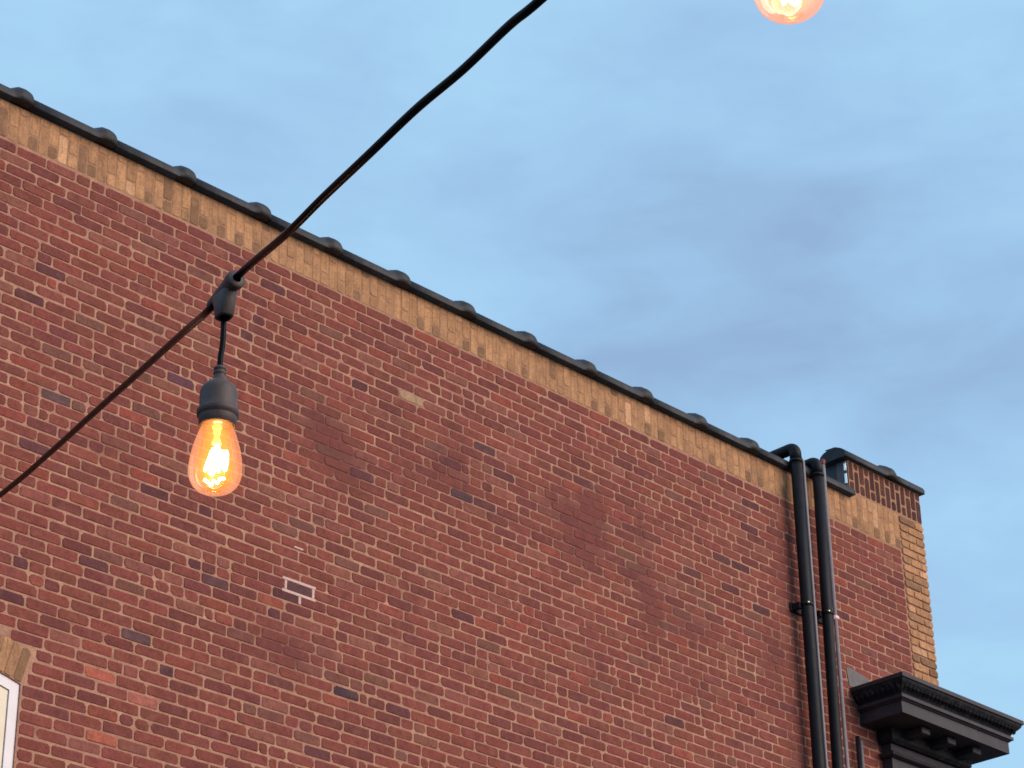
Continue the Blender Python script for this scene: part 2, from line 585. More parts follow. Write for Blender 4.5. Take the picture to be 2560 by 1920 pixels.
# ------------------------------------------------------------------ bricks
def brick_verts(L, h, cut, bev=0.0032, dep=0.03, rnd=None):
    """a brick with worn corners, front face at y=0, centred on x and z"""
    def oct_(dx):
        a, b = L / 2 - dx, h / 2 - dx
        c = [cut, cut, cut, cut] if rnd is None else [cut * rnd.choice((.4, .6, .8, 1.0, 1.2, 1.5, 1.8)) for _ in range(4)]
        c = [min(q, b * 0.8) for q in c]
        return [(-a + c[0], -b), (a - c[1], -b), (a, -b + c[1]), (a, b - c[2]), (a - c[2], b), (-a + c[3], b), (-a, b - c[3]), (-a, -b + c[0])]
    st = rnd.getstate() if rnd else None
    o1 = oct_(bev)
    if rnd:
        rnd.setstate(st)
    o2 = oct_(0)
    v = [(x, 0, z) for x, z in o1] + [(x, bev * 0.8, z) for x, z in o2] + [(x, dep, z) for x, z in o2]
    f = [tuple(range(8))[::-1]]
    f = [tuple(range(8))]
    for k in range(8):
        n = (k + 1) % 8
        f.append((k, 8 + k, 8 + n, n))
        f.append((8 + k, 16 + k, 16 + n, 8 + n))
    return v, f


def red_tint(rng):
    q = rng.random()
    if q < 0.60:
        c = (0.222, 0.061, 0.045)
    elif q < 0.80:
        c = (0.182, 0.051, 0.042)
    elif q < 0.825:
        c = (0.125, 0.042, 0.043)
    elif q < 0.88:
        c = (0.262, 0.066, 0.045)
    elif q < 0.965:
        c = (0.245, 0.082, 0.060)
    else:
        c = (0.190, 0.072, 0.053)
    s_ = rng.uniform(0.87, 1.06)
    return tuple(ch * s_ * rng.uniform(0.95, 1.05) for ch in c)


def tan_tint(rng, dark=0.0):
    if rng.random() < dark:
        c = (0.25, 0.135, 0.072)
    else:
        c = (0.475, 0.250, 0.122) if rng.random() < 0.6 else (0.410, 0.216, 0.108)
    if rng.random() < 0.045:
        c = (0.62, 0.34, 0.18)
    s_ = rng.uniform(0.86, 1.10)
    return tuple(ch * s_ for ch in c)


def dark_tint(rng):
    c = (0.080, 0.028, 0.023)
    s_ = rng.uniform(0.75, 1.2)
    return tuple(ch * s_ for ch in c)


rng = random.Random(5)
items = []          # (x centre, z centre above Z0, length, height, tint)


def in_arch(x, z):
    """inside the window opening or its arch of tan bricks"""
    if SILL - Z0 < z and OX0 - 0.004 < x < OX1 + 0.004 and z + Z0 < arch_z(min(max(x, OX0), OX1)):
        return True
    d = sqrt((x - ARC_CX) ** 2 + (z + Z0 - ARC_CZ) ** 2)
    an = abs(atan2(x - ARC_CX, z + Z0 - ARC_CZ))
    return ARC_R - 0.1 < d < ARC_R + 0.203 and an < 0.286 + 0.004 and z > -3.125


def free_span(z):
    """x spans of one course left free by the window and its arch"""
    bad = [i for i in range(0, 1700) if any(in_arch(-2.75 + i * 0.001, z + e) for e in (-0.012, 0.0, 0.012))]
    if not bad:
        return None
    return -2.75 + bad[0] * 0.001, -2.75 + bad[-1] * 0.001


def lay(x0, x1, zshift, k, odd):
    """one running-bond course between x0 and x1, closed with cut bricks at both ends"""
    z = -(k - 0.5) * H + zshift
    x = x0
    first = True
    while x < x1 - 0.03:
        q = rng.random()
        ln = LB
        if first and odd:
            ln = LB / 2
        first = False
        parts = [ln]
        if ln == LB and q < 0.055:
            parts = [LB * 0.5, LB * 0.5]
        elif ln == LB and q < 0.075:
            parts = [LB * 0.33, LB * 0.67]
        elif ln == LB and q < 0.15:
            parts = [LB * rng.uniform(0.94, 1.05)]
        for p_ in parts:
            e = min(x + p_, x1)
            if x1 - e < 0.055:
                e = x1
            if e - x > 0.02 and x < x1 - 0.01:
                jx = rng.uniform(0.0085, 0.0145)
                L = e - x - jx
                hh = H - rng.uniform(0.0090, 0.0122)
                wav = 0.0035 * sin(x * 0.9 + k * 0.37) + 0.0022 * sin(x * 2.7 + k)
                items.append([x + (e - x) / 2 + rng.uniform(-.0015, .0015), z + wav + rng.uniform(-.0016, .0016), L, hh, red_tint(rng)])
            x = e


for k in range(1, int(Z0 / H) + 1):
    z = -(k - 0.5) * H
    odd = (k % 2 == 0)
    sp = free_span(z) if -5.1 < z < -2.7 else None
    drift = rng.uniform(-0.018, 0.018)
    if sp is None:
        lay(XL + drift, 5.218, 0.0, k, odd)
    else:
        lay(XL + drift, sp[0] - 0.001, 0.0, k, odd)
        lay(sp[1] + 0.004, 5.218, 0.0, k, odd)
    lay(5.222, 6.478, 0.028, k, odd)

# single bricks that stand out in the picture
SPECIAL = [(0.432, -2.086, (0.115, 0.050, 0.052)), (1.329, -0.555, (0.40, 0.25, 0.145)), (-0.727, -3.022, (0.37, 0.115, 0.085)),
           (-0.94, -2.97, (0.40, 0.105, 0.070)), (-0.887, -3.32, (0.40, 0.110, 0.068)), (-0.765, -2.675, (0.115, 0.056, 0.058)),
           (0.832, -2.619, (0.068, 0.034, 0.042)), (-0.199, -2.22, (0.12, 0.050, 0.052)), (-1.30, -1.472, (0.130, 0.066, 0.066)),
           (1.75, -1.02, (0.082, 0.046, 0.050)), (1.95, -0.62, (0.12, 0.05, 0.05)), (-1.05, -2.30, (0.13, 0.045, 0.045)), (-.6, -1.06, (.13, .05, .06))]
for sx, sz, c in SPECIAL:
    b_ = min(items, key=lambda i: (i[0] - sx) ** 2 + ((i[1] - sz) * 2) ** 2 - (0.02 if i[2] > 0.15 else 0))
    b_[4] = c
    if sx == 0.432:
        PATCH = b_


def pixel(x, y, z):
    """where a point of the building lands in the photograph's frame (used only to rank bricks by size in view)"""
    d = Vector((x, y, z)) - cam.location
    return 1280 + 6116.6 * d.dot(rr) / d.dot(fw), 960 - 6116.6 * d.dot(uu) / d.dot(fw), d.dot(fw)


def seen(i):
    px, py, dd = pixel(i[0], 0, i[1] + Z0)
    return -20 < px < 2580 and -20 < py < 1935


vis = [i for i in items if seen(i) and i[2] > 0.06]
vis.sort(key=lambda i: -(i[2] * i[3]) / pixel(i[0], 0, i[1] + Z0)[2] ** 3)
singles = vis[:298]
single_ids = {id(i) for i in singles}

mesh_cache = {}


def brick_mesh(L, h, mat, vert=False, nvar=6, name="brick"):
    key = (round(L / 0.004), round(h / 0.002), mat.name, rng.randrange(nvar))
    if key not in mesh_cache:
        v, f = brick_verts(key[0] * 0.004, key[1] * 0.002, 0.0095, rnd=random.Random(hash(key[:2]) + key[3]))
        me = bpy.data.meshes.new(name)
        me.from_pydata(v, [], [q[::-1] for q in f])
        me.materials.append(mat)
        me.update()
        mesh_cache[key] = me
    return mesh_cache[key]


woff = offset_of(WALL)


def place_brick(name, x, z, L, h, tint, mat, parent=None, y=0.0, rot=0.0):
    o = bpy.data.objects.new(name, brick_mesh(L, h, mat, name=name))
    COL.objects.link(o)
    o.parent = parent or WALL
    o.location = Vector((x, y + rng.uniform(-.0012, .0012), z + Z0)) - offset_of(o.parent)
    o.rotation_euler = (rng.uniform(-.008, .008), rot + rng.uniform(-.007, .007), rng.uniform(-.008, .008))
    o.color = (*tint, 1.0)
    return o


for x, z, L, h, c in singles:
    place_brick("brick", x, z, L, h, c, M['brick_one'])


def mass(name, its, mat, parent, y=0.0):
    """many bricks joined in one mesh, each with its own colour"""
    vs, fs, cs = [], [], []
    rg = random.Random(3)
    for x, z, L, h, c in its:
        v, f = brick_verts(L, h, 0.0095, rnd=rg)
        o = len(vs)
        a = rg.uniform(-.007, .007)
        yy = y + rg.uniform(-.0012, .0012)
        vs += [(x + px * cos(a) - pz * sin(a), yy + py, Z0 + z + px * sin(a) + pz * cos(a)) for px, py, pz in v]
        fs += [[o + k for k in q[::-1]] for q in f]
        cs += [(*c, 1.0)] * len(v)
    me = bpy.data.meshes.new(name)
    me.from_pydata(vs, [], fs)
    at = me.attributes.new("tint", 'FLOAT_COLOR', 'POINT')
    at.data.foreach_set("color", [q for c in cs for q in c])
    me.materials.append(mat)
    me.update()
    o = bpy.data.objects.new(name, me)
    COL.objects.link(o)
    o.parent = parent
    o.location = -offset_of(parent)
    o["kind"] = "stuff"
    return o


mass("brickwork", [i for i in items if id(i) not in single_ids], M['brick_many'], WALL)

# tan band of upright bricks, long and short staggered
trng = random.Random(8)
CW = 0.0685
tan_singles, tan_rest = [], []


def soldier_columns(x0, x1, zb, zt, tint, store, keep=True):
    n = max(1, round((x1 - x0) / CW))
    cw = (x1 - x0) / n
    for i in range(n):
        x = x0 + (i + 0.5) * cw + trng.uniform(-.002, .002)
        tot = zt - zb
        lo = 0.084 if i % 2 == 0 else min(0.187, tot - 0.05)
        lo += trng.uniform(-.006, .006)
        wd = cw - trng.uniform(0.004, 0.008)
        a = (x, zb + 0.004 + lo / 2, wd, lo - 0.004, tint(i, 0))
        up = tot - lo - 0.009
        b = (x, zb + lo + 0.009 + up / 2, wd, up - 0.003, tint(i, 1))
        store += [a, b]


def band_tint(i, row):
    return tan_tint(trng, 0.55 if (row == 0 and i % 2 == 0) else 0.05)


allsol = []
soldier_columns(XL, 5.215, 0.006, 0.247, band_tint, allsol)
soldier_columns(5.225, 5.868, 0.034, 0.282, band_tint, allsol)
soldier_columns(5.872, 6.480, 0.034, 0.335, band_tint, allsol)
sv = sorted([s_ for s_ in allsol if seen(s_)], key=lambda i: -(i[2] * i[3]) / pixel(i[0], 0, i[1] + Z0)[2] ** 3)
keep = {id(i) for i in sv[:296]}
for s_ in allsol:
    if id(s_) in keep:
        place_brick("soldier_brick", *s_, M['tan_one'], y=0.0008)
mass("soldier_brickwork", [s_ for s_ in allsol if id(s_) not in keep], M['tan_many'], WALL)

# dark red upright bricks of the raised end parapet
par = []
soldier_columns(5.872, XC, 0.342, 0.602, lambda i, r_: dark_tint(trng), par)
for s_ in par:
    place_brick("parapet_brick", s_[0], s_[1], s_[2] - 0.006, s_[3] - 0.005, s_[4], M['brick_one'], y=0.0012)

# tan bricks laid flat up the street corner
crest = []
k = 0
z = 0.335
while z > -Z0 + 0.1:
    h = H
    cut = 0.205 if k % 2 == 0 else 0.105
    for a, b in ((6.484, 6.484 + cut), (6.484 + cut, XC + 0.004)):
        crest.append(((a + b) / 2, z - h / 2, b - a - 0.008, h - 0.014, tan_tint(trng, 0.14)))
    z -= h
    k += 1
for c_ in crest:
    if c_[1] > -1.9:
        place_brick("corner_brick", *c_, M['tan_one'], y=-0.006)
mass("corner_brickwork", [c_ for c_ in crest if c_[1] <= -1.9], M['tan_many'], WALL, y=-0.006)

# tan bricks of the window arch
nA = 18
for i in range(nA):
    an = -0.281 + 0.562 * (i + 0.5) / nA
    rad = ARC_R + 0.100
    x, zz = ARC_CX + rad * sin(an), ARC_CZ + rad * cos(an) - Z0
    place_brick("arch_brick", x, zz, 0.562 / nA * rad - 0.007, 0.192, tan_tint(trng, 0.4), M['tan_one'], y=-0.001, rot=an)

# fresh pale mortar round one dark brick
px_, pz_, pl_, ph_, _ = PATCH
zb = pz_ + Z0
e = 0.0185
for a, b in (((px_ - pl_ / 2 - 0.034, zb + ph_ / 2), (px_ + pl_ / 2 + 0.028, zb + ph_ / 2 + e)),
             ((px_ - pl_ / 2 - 0.034, zb - ph_ / 2 - e), (px_ + pl_ / 2 + 0.030, zb - ph_ / 2)),
             ((px_ - pl_ / 2 - e, zb - ph_ / 2 + 0.0005), (px_ - pl_ / 2 + 0.001, zb + ph_ / 2 - 0.0005)),
             ((px_ + pl_ / 2 - 0.001, zb - ph_ / 2 + 0.0005), (px_ + pl_ / 2 + e, zb + ph_ / 2 - 0.0005)),
             ((px_ - 0.006, zb - ph_ / 2 - 0.066), (px_ + 0.014, zb - ph_ / 2 - e - 0.0005)),
             ((px_ - 0.05, zb + 0.245), (px_ + 0.02, zb + 0.259))):
    pm = MB()
    pm.box((a[0], -0.0018, a[1]), (b[0], 0.008, b[1]), 0.0022)
    pm.build("mortar_patch", M['lime'], WALL)

# ------------------------------------------------------------------ coping tiles
HP, HX = 0.5848, -1.7149


def coping_profile(off, yf=-0.05, zb=0.25, yb=0.36, rise=0.045):
    z = Z0 + zb
    o = off
    return [(yf, z), (yf - o * 0.35, z + 0.006), (yf - o * 0.5, z + 0.034), (yf + 0.014 - o * .45, z + 0.058 + o * .55), (yf + 0.045, z + 0.080 + o * .9),
            (0.06, z + 0.102 + o), (0.155, z + 0.106 + o), (yb - 0.11, z + 0.102 + o), (yb - 0.045, z + 0.086 + o * .9), (yb - 0.014, z + 0.064 + o * .55),
            (yb + o * .5, z + 0.038), (yb, z)]


def collar(d):
    """extra height at distance d from the right (socket) end of a tile"""
    if d > 0.135:
        return 0.0
    if d > 0.068:
        q = (0.135 - d) / 0.067
        return 0.043 * (3 * q * q - 2 * q ** 3)
    return 0.043 * sqrt(max(0.0, 1 - ((0.068 - d) / 0.076) ** 2))


def coping_tile(x0, x1, zb=0.25, yf=-0.05, yb=0.36, bell=True):
    m = MB()
    ds = [x1 - x0, 0.20, 0.137, 0.125, 0.115, 0.102, 0.09, 0.08, 0.068, 0.055, 0.042, 0.03, 0.018, 0.008, 0.0]
    ds = [d for d in ds if d <= x1 - x0]
    xs_ = [x1 - d for d in ds]
    m.sweep_x(lambda x: coping_profile(collar(x1 - x) if bell else 0.0, yf, zb, yb), xs_)
    o = m.build("coping_tile", M['glaze'], BLD)
    return o


i = -16
while HX + HP * i < 4.8:
    x1 = HX + HP * i
    dz = random.uniform(-.004, .004)
    coping_tile(x1 - HP + 0.004, x1, 0.25 + dz)
    i += 1
coping_tile(4.7225, 5.300, 0.252)
coping_tile(5.304, 5.868, 0.285, bell=False)
coping_tile(5.800, 6.456, 0.606, -0.034, 0.215)
coping_tile(6.460, 6.826, 0.606, -0.034, 0.215, bell=False)

# metal flashing on the left cheek of the raised parapet, with two pale tabs at its edge
f = MB()
f.box((5.862, 0.012, Z0 + 0.345), (5.868, 0.11, Z0 + 0.600))
fl = f.build("flashing", M['lead'], BLD)
f = MB()
f.box((5.858, 0.1105, Z0 + 0.345), (5.868, 0.205, Z0 + 0.600))
f.build("flashing", M['dark_lead'], BLD)
for a, b in ((0.515, 0.590), (0.405, 0.488)):
    f = MB()
    f.box((5.855, 0.010, Z0 + a), (5.8605, 0.030, Z0 + b), 0.001)
    f.build("flashing_tab", M['bright'], BLD)
# stepped lead flashing where the shop cornice meets the side wall
f = MB()
f.add([(5.630, -0.003, Z0 - 1.165), (5.66, -0.003, Z0 - 1.150), (5.90, -0.003, Z0 - 1.185), (5.93, -0.003, Z0 - 1.30), (5.655, -0.003, Z0 - 1.30),
       (5.630, 0.004, Z0 - 1.165), (5.66, 0.004, Z0 - 1.150), (5.90, 0.004, Z0 - 1.185), (5.93, 0.004, Z0 - 1.30), (5.655, 0.004, Z0 - 1.30)],
      [(4, 3, 2, 1, 0), (0, 1, 6, 5), (1, 2, 7, 6), (2, 3, 8, 7), (4, 0, 5, 9)])
tag(f.build("flashing", M['lead'], BLD), "grey lead flashing against the brick above the black cornice")

# ------------------------------------------------------------------ window at the left
WIN = empty("window", Vector((ARC_CX, 0.05, SILL)) - offset_of(BLD))
WIN.parent = BLD


def arch_ring(inset0, inset1, y0, y1, n=16):
    """side posts and curved head between two insets from the opening"""
    m = MB()
    pts_o, pts_i = [], []
    a0, a1 = OX0 + inset0, OX1 - inset0
    b0, b1 = OX0 + inset1, OX1 - inset1
    zb_ = SILL + inset0
    for k_ in range(n + 1):
        x = a0 + (a1 - a0) * k_ / n
        pts_o.append((x, arch_z(x, -inset0)))
        x = b0 + (b1 - b0) * k_ / n
        pts_i.append((x, arch_z(x, -inset1)))
    loop_o = [(a0, zb_)] + pts_o + [(a1, zb_)]
    loop_i = [(b0, zb_)] + pts_i + [(b1, zb_)]
    nn = len(loop_o)
    vs = [(x, y0, z) for x, z in loop_o] + [(x, y0, z) for x, z in loop_i] + [(x, y1, z) for x, z in loop_o] + [(x, y1, z) for x, z in loop_i]
    fs = []
    for k_ in range(nn - 1):
        fs += [(k_, k_ + 1, nn + k_ + 1, nn + k_), (2 * nn + k_, 3 * nn + k_, 3 * nn + k_ + 1, 2 * nn + k_ + 1),
               (k_, 2 * nn + k_, 2 * nn + k_ + 1, k_ + 1), (nn + k_, nn + k_ + 1, 3 * nn + k_ + 1, 3 * nn + k_)]
    fs += [(0, nn, 3 * nn, 2 * nn), (nn - 1, 3 * nn - 1, 4 * nn - 1, 2 * nn - 1)]
    m.add(vs, fs)
    return m


arch_ring(0.002, 0.058, 0.012, 0.11).build("frame", M['white'], WIN)
arch_ring(0.063, 0.135, 0.019, 0.10).build("sash", M['cream'], WIN)
m = MB()
m.box((OX0 + 0.105, 0.057, SILL + 0.98), (OX1 - 0.105, 0.098, SILL + 1.03))
m.box((OX0 + 0.105, 0.057, SILL + 0.06), (OX1 - 0.105, 0.098, SILL + 0.13))
m.build("sash_rail", M['cream'], WIN)
m = MB()
n = 12
top = [(OX0 + 0.10 + (OX1 - OX0 - 0.20) * k_ / n, 0.08, arch_z(OX0 + 0.10 + (OX1 - OX0 - 0.20) * k_ / n, -0.10)) for k_ in range(n + 1)]
bot = [(x, y, SILL + 0.1) for x, y, z in top]
m.add(top + bot, [(k_, k_ + 1, n + 2 + k_, n + 1 + k_) for k_ in range(n)])
m.build("pane", M['pane'], WIN)
m = MB()
m.box((OX0 - 0.06, -0.06, SILL - 0.09), (OX1 + 0.06, 0.16, SILL - 0.002), 0.006)
m.build("sill", M['white'], WIN)

# ------------------------------------------------------------------ black cornice at the street corner
COR = empty("cornice", Vector((6.4, 0, Z0 - 1.95)) - offset_of(BLD))
COR.parent = BLD
COR["label"] = "black painted moulded cornice wrapping the street corner"
YE = 5.0     # how far it runs back along the street front


def ring(levels, m, caps=True):
    """moulding mitred round the corner; levels: (left x, front y, right x, z)"""
    vs, fs = [], []
    for xl, yf, xr, z in levels:
        vs += [(xl, 0.006, Z0 + z), (xl, yf, Z0 + z), (xr, yf, Z0 + z), (xr, YE, Z0 + z)]
    for i_ in range(len(levels) - 1):
        for k_ in range(3):
            fs.append((i_ * 4 + k_, i_ * 4 + k_ + 1, i_ * 4 + 5 + k_, i_ * 4 + 4 + k_))
    m.add(vs, fs)
    if caps:
        for i_ in (0, len(levels) - 1):
            l4 = vs[i_ * 4:i_ * 4 + 4]
            l4 = l4 + [(XC - 0.02, YE, l4[0][2]), (XC - 0.02, 0.006, l4[0][2])]
            m.add(l4, [(0, 1, 2, 5), (5, 2, 3, 4)])


# crown: fillet, egg-and-leaf curve, small bead
m = MB()
ring([(5.657, -.470, 7.185, -1.315), (5.657, -.470, 7.185, -1.345), (5.668, -.459, 7.174, -1.349)], m)
m.build("crown_fillet", M['iron'], COR)
m = MB()
lv = []
for k_ in range(8):
    q = k_ / 7
    off = 0.012 + 0.068 * (0.5 - 0.5 * cos(pi * q)) * 1.0
    lv.append((5.657 + off, -.470 + off, 7.185 - off, -1.349 - 0.093 * q))
ring(lv, m)
m.build("crown_moulding", M['iron_rough'], COR)
# raised leaf ornament along the crown
m = MB()


def leaf(c, ax, nrm):
    c, ax, nrm = Vector(c), Vector(ax), Vector(nrm).normalized()
    up = nrm.cross(ax).normalized()
    if up.z < 0:
        up = -up
    vs = [c - ax * .017 + up * .0, c + up * .036, c + ax * .017, c - up * .036, c + nrm * .017]
    m.add(vs, [(0, 1, 4), (1, 2, 4), (2, 3, 4), (3, 0, 4)])


xx = 5.75
while xx < 7.10:
    leaf((xx, -.432, Z0 - 1.394), (1, 0, 0), (0, -1, -.72))
    xx += 0.046
yy = -0.40
while yy < -0.01:
    leaf((5.695, yy, Z0 - 1.394), (0, 1, 0), (-1, 0, -.72))
    yy += 0.046
yy = -0.40
while yy < 2.5:
    leaf((7.147, yy, Z0 - 1.394), (0, 1, 0), (1, 0, -.72))
    yy += 0.046
o = m.build("leaf_ornament", M['iron_rough'], COR)
o["kind"] = "stuff"
m = MB()
ring([(5.722, -.405, 7.120, -1.444), (5.722, -.405, 7.120, -1.468), (5.735, -.392, 7.107, -1.472), (5.745, -.382, 7.097, -1.482)], m)
m.build("bead", M['iron'], COR)
# flat fascia and soffit
m = MB()
ring([(5.752, -.375, 7.090, -1.484), (5.752, -.375, 7.090, -1.572)], m)
m.build("fascia", M['iron'], COR)
# blocks hanging under the soffit
for x in (6.09, 6.41, 6.73):
    m = MB()
    m.box((x, -.295, Z0 - 1.625), (x + .105, -.10, Z0 - 1.5735), 0.006)
    m.build("modillion", M['iron'], COR)
for y in (0.2, 0.52, 0.84):
    m = MB()
    m.box((6.87, y, Z0 - 1.625), (7.02, y + .105, Z0 - 1.5735), 0.006)
    m.build("modillion", M['iron'], COR)
# frieze with bed mouldings, flush with the wall below
m = MB()
ring([(5.94, -.135, 6.930, -1.5735), (5.94, -.135, 6.930, -1.655), (5.965, -.110, 6.905, -1.675)], m)
m.build("bed_moulding", M['iron_rough'], COR)
m = MB()
ring([(5.985, -.085, 6.885, -1.676), (5.985, -.085, 6.885, -1.90)], m)
m.build("frieze", M['iron'], COR)
m = MB()
ring([(5.950, -.125, 6.925, -1.745), (5.942, -.132, 6.932, -1.760), (5.950, -.125, 6.925, -1.775), (5.975, -.10, 6.90, -1.785)], m)
m.build("string_moulding", M['iron'], COR)
m = MB()
ring([(5.955, -.11, 6.91, -1.902), (5.955, -.11, 6.91, -2.02)], m)
m.build("architrave", M['iron'], COR)


# ------------------------------------------------------------------ drain pipes and conduits on the wall
def downpipe(x_top, x_bot, rad, zt, label):
    root = empty("drain_pipe", (x_bot, -0.09, 0.3))
    tag(root, label, "drain pipe", "black drain pipes on the brick wall")
    y = -0.094
    zb_ = 0.3

    def X(z_):
        return x_bot + (x_top - x_bot) * max(0.0, min(1.0, (z_ - (Z0 - 2.2)) / 2.4))
    m = MB()
    pts = [(X(z_), y, z_) for z_ in (zb_, Z0 - 3.0, Z0 - 2.2, Z0 - 1.0, Z0 + zt - 0.13)]
    m.tube(pts, rad, 20)
    m.build("pipe", M['pipe'], root)
    # swan neck over the coping
    m = MB()
    cz = Z0 + zt - rad - 0.075
    pts = [(X(9e9), y, Z0 + zt - 0.16)]
    for k_ in range(9):
        a = pi / 2 * k_ / 8
        pts.append((X(9e9), y + 0.048 * (1 - cos(a)), cz + 0.022 + 0.048 * sin(a)))
    pts += [(X(9e9), 0.12, cz + 0.068), (X(9e9), 0.34, cz + 0.03), (X(9e9), 0.42, cz - 0.05), (X(9e9), 0.43, Z0 - 0.19)]
    m.tube(pts, [rad * 1.05] + [rad * 1.03] * (len(pts) - 1), 20)
    m.build("elbow", M['pipe'], root)
    m = MB()
    m.lathe((X(9e9), y, Z0 + zt - 0.175), [(rad, 0), (rad * 1.18, 0.002), (rad * 1.18, 0.022), (rad, 0.024)], 24)
    m.build("collar", M['pipe'], root)
    for bz in (Z0 - 0.852, Z0 - 3.1, Z0 - 5.4, Z0 - 7.6):
        m = MB()
        m.lathe((X(bz), y, bz - 0.016), [(rad, 0), (rad * 1.12, 0.001), (rad * 1.12, 0.031), (rad, 0.032)], 24)
        m.box((X(bz) - 0.085, -0.016, bz - 0.045), (X(bz) + 0.06, -0.004, bz + 0.025), 0.003)
        m.box((X(bz) - 0.068, -0.080, bz - 0.035), (X(bz) - 0.030, -0.012, bz + 0.014), 0.003)
        br = m.build("bracket", M['pipe'], root)
        m = MB()
        q = Vector((-0.62, -0.78, 0)) * (rad * 1.12 + 0.004)
        m.lathe(Vector((X(bz), y, bz)) + q, [(0.0, 0.009), (0.007, 0.007), (0.0105, 0.002), (0.0105, -0.003)], 10, axis=q)
        m.build("bolt", M['brass'], br)
    return root


downpipe(5.090, 5.090, 0.043, 0.455, "left black drain pipe, bending over the coping higher than its neighbour")
downpipe(5.345, 5.305, 0.040, 0.425, "black drain pipe between the left drain pipe and the grey conduit")

cd = empty("conduit", (5.448, -0.06, 0.3))
tag(cd, "thin grey conduit running up beside the black drain pipes with a red cap", "conduit")
m = MB()
m.tube([(5.448, -0.075, 0.3), (5.448, -0.075, Z0 + 0.40)], 0.0150, 14)
m.build("tube", M['grey_pipe'], cd)
m = MB()
m.lathe((5.448, -0.075, Z0 + 0.395), [(0.019, 0), (0.019, 0.034), (0.010, 0.042), (0.0, 0.043)], 14)
m.build("cap", M['redcap'], cd)
for bz in (Z0 - 0.845, Z0 - 3.2, Z0 - 5.6):
    m = MB()
    m.box((5.425, -0.094, bz - 0.013), (5.471, -0.088, bz + 0.013), 0.002)
    m.box((5.418, -0.089, bz - 0.022), (5.432, -0.004, bz + 0.010), 0.002)
    m.build("clip", M['pinkclip'], cd)
lit_edge = empty("conduit", (5.150, -0.115, 0.3))  # grey tube added for the light strip down the pipe's right edge
tag(lit_edge, "thin grey tube standing in for the lit right edge of the left drain pipe", "conduit")
m = MB()
m.tube([(5.150, -0.115, 0.3), (5.150, -0.115, Z0 + 0.30), (5.150, -0.100, Z0 + 0.335), (5.150, -0.06, Z0 + 0.352)], 0.0115, 12)
m.build("tube", M['grey_pipe'], lit_edge)

st = empty("conduit_stub", (5.665, -0.05, 0.5))
tag(st, "short dark conduit ending on the wall just left of the cornice", "conduit")
m = MB()
m.tube([(5.640, -0.045, 0.5), (5.640, -0.045, Z0 - 1.70)], 0.017, 12)
m.build("tube", M['pipe'], st)
m = MB()
m.tube([(5.690, -0.036, 0.5), (5.690, -0.036, Z0 - 1.72)], 0.012, 12)
m.build("tube", M['grey_pipe'], st)  # grey tube stands in for the highlight along the dark stub


# ------------------------------------------------------------------ string light
def catmull(pts, n=8):
    pts = [Vector(p) for p in pts]
    out = []
    for i_ in range(len(pts) - 1):
        p0, p1, p2, p3 = pts[max(i_ - 1, 0)], pts[i_], pts[i_ + 1], pts[min(i_ + 2, len(pts) - 1)]
        for k_ in range(n):
            t_ = k_ / n
            out.append(0.5 * ((2 * p1) + (p2 - p0) * t_ + (2 * p0 - 5 * p1 + 4 * p2 - p3) * t_ ** 2 + (3 * p1 - p0 - 3 * p2 + p3) * t_ ** 3))
    out.append(pts[-1])
    return out


T1 = Vector((-6.9245, -8.4975, 2.6865))
TD = (0.74 * rr + 0.67 * uu - 0.95 * fw).normalized()
TB = Vector((-6.9265, -8.5022, 2.6838))
T2 = Vector((-7.0832, -9.2472, 2.7082))
CABLE = [(-5.80, -4.60, 3.32), (-6.10, -5.75, 3.19), (-6.269, -6.5455, 3.0751), (-6.3985, -7.0869, 3.0026), (-6.5765, -7.6323, 2.8943), (-6.644, -7.8262, 2.8567), (-6.7156, -8.0138, 2.8164),
         (-6.7897, -8.1948, 2.7707), (-6.8667, -8.3691, 2.7201), tuple(TB - 0.036 * TD), tuple(TB), tuple(TB + 0.036 * TD),
         (-6.9836, -8.6522, 2.6534), (-7.0054, -8.7227, 2.6476), (-7.0303, -8.8045, 2.6395), (-7.045, -8.8712, 2.6406), (-7.0591, -8.9349, 2.637),
         (-7.0752, -8.9979, 2.6351), (-7.0828, -9.0377, 2.6338), (-7.088, -9.14, 2.655), tuple(T2), (-7.07, -9.45, 2.80), (-7.02, -9.85, 2.99), (-6.9, -10.6, 3.3)]
CB = empty("light_cable", CABLE[10])
tag(CB, "thick black rubber cable crossing the sky and wall diagonally", "cable")
m = MB()
m.tube(catmull(CABLE, 16), 0.0034, 28)
m.build("cable", M['rubber'], CB)


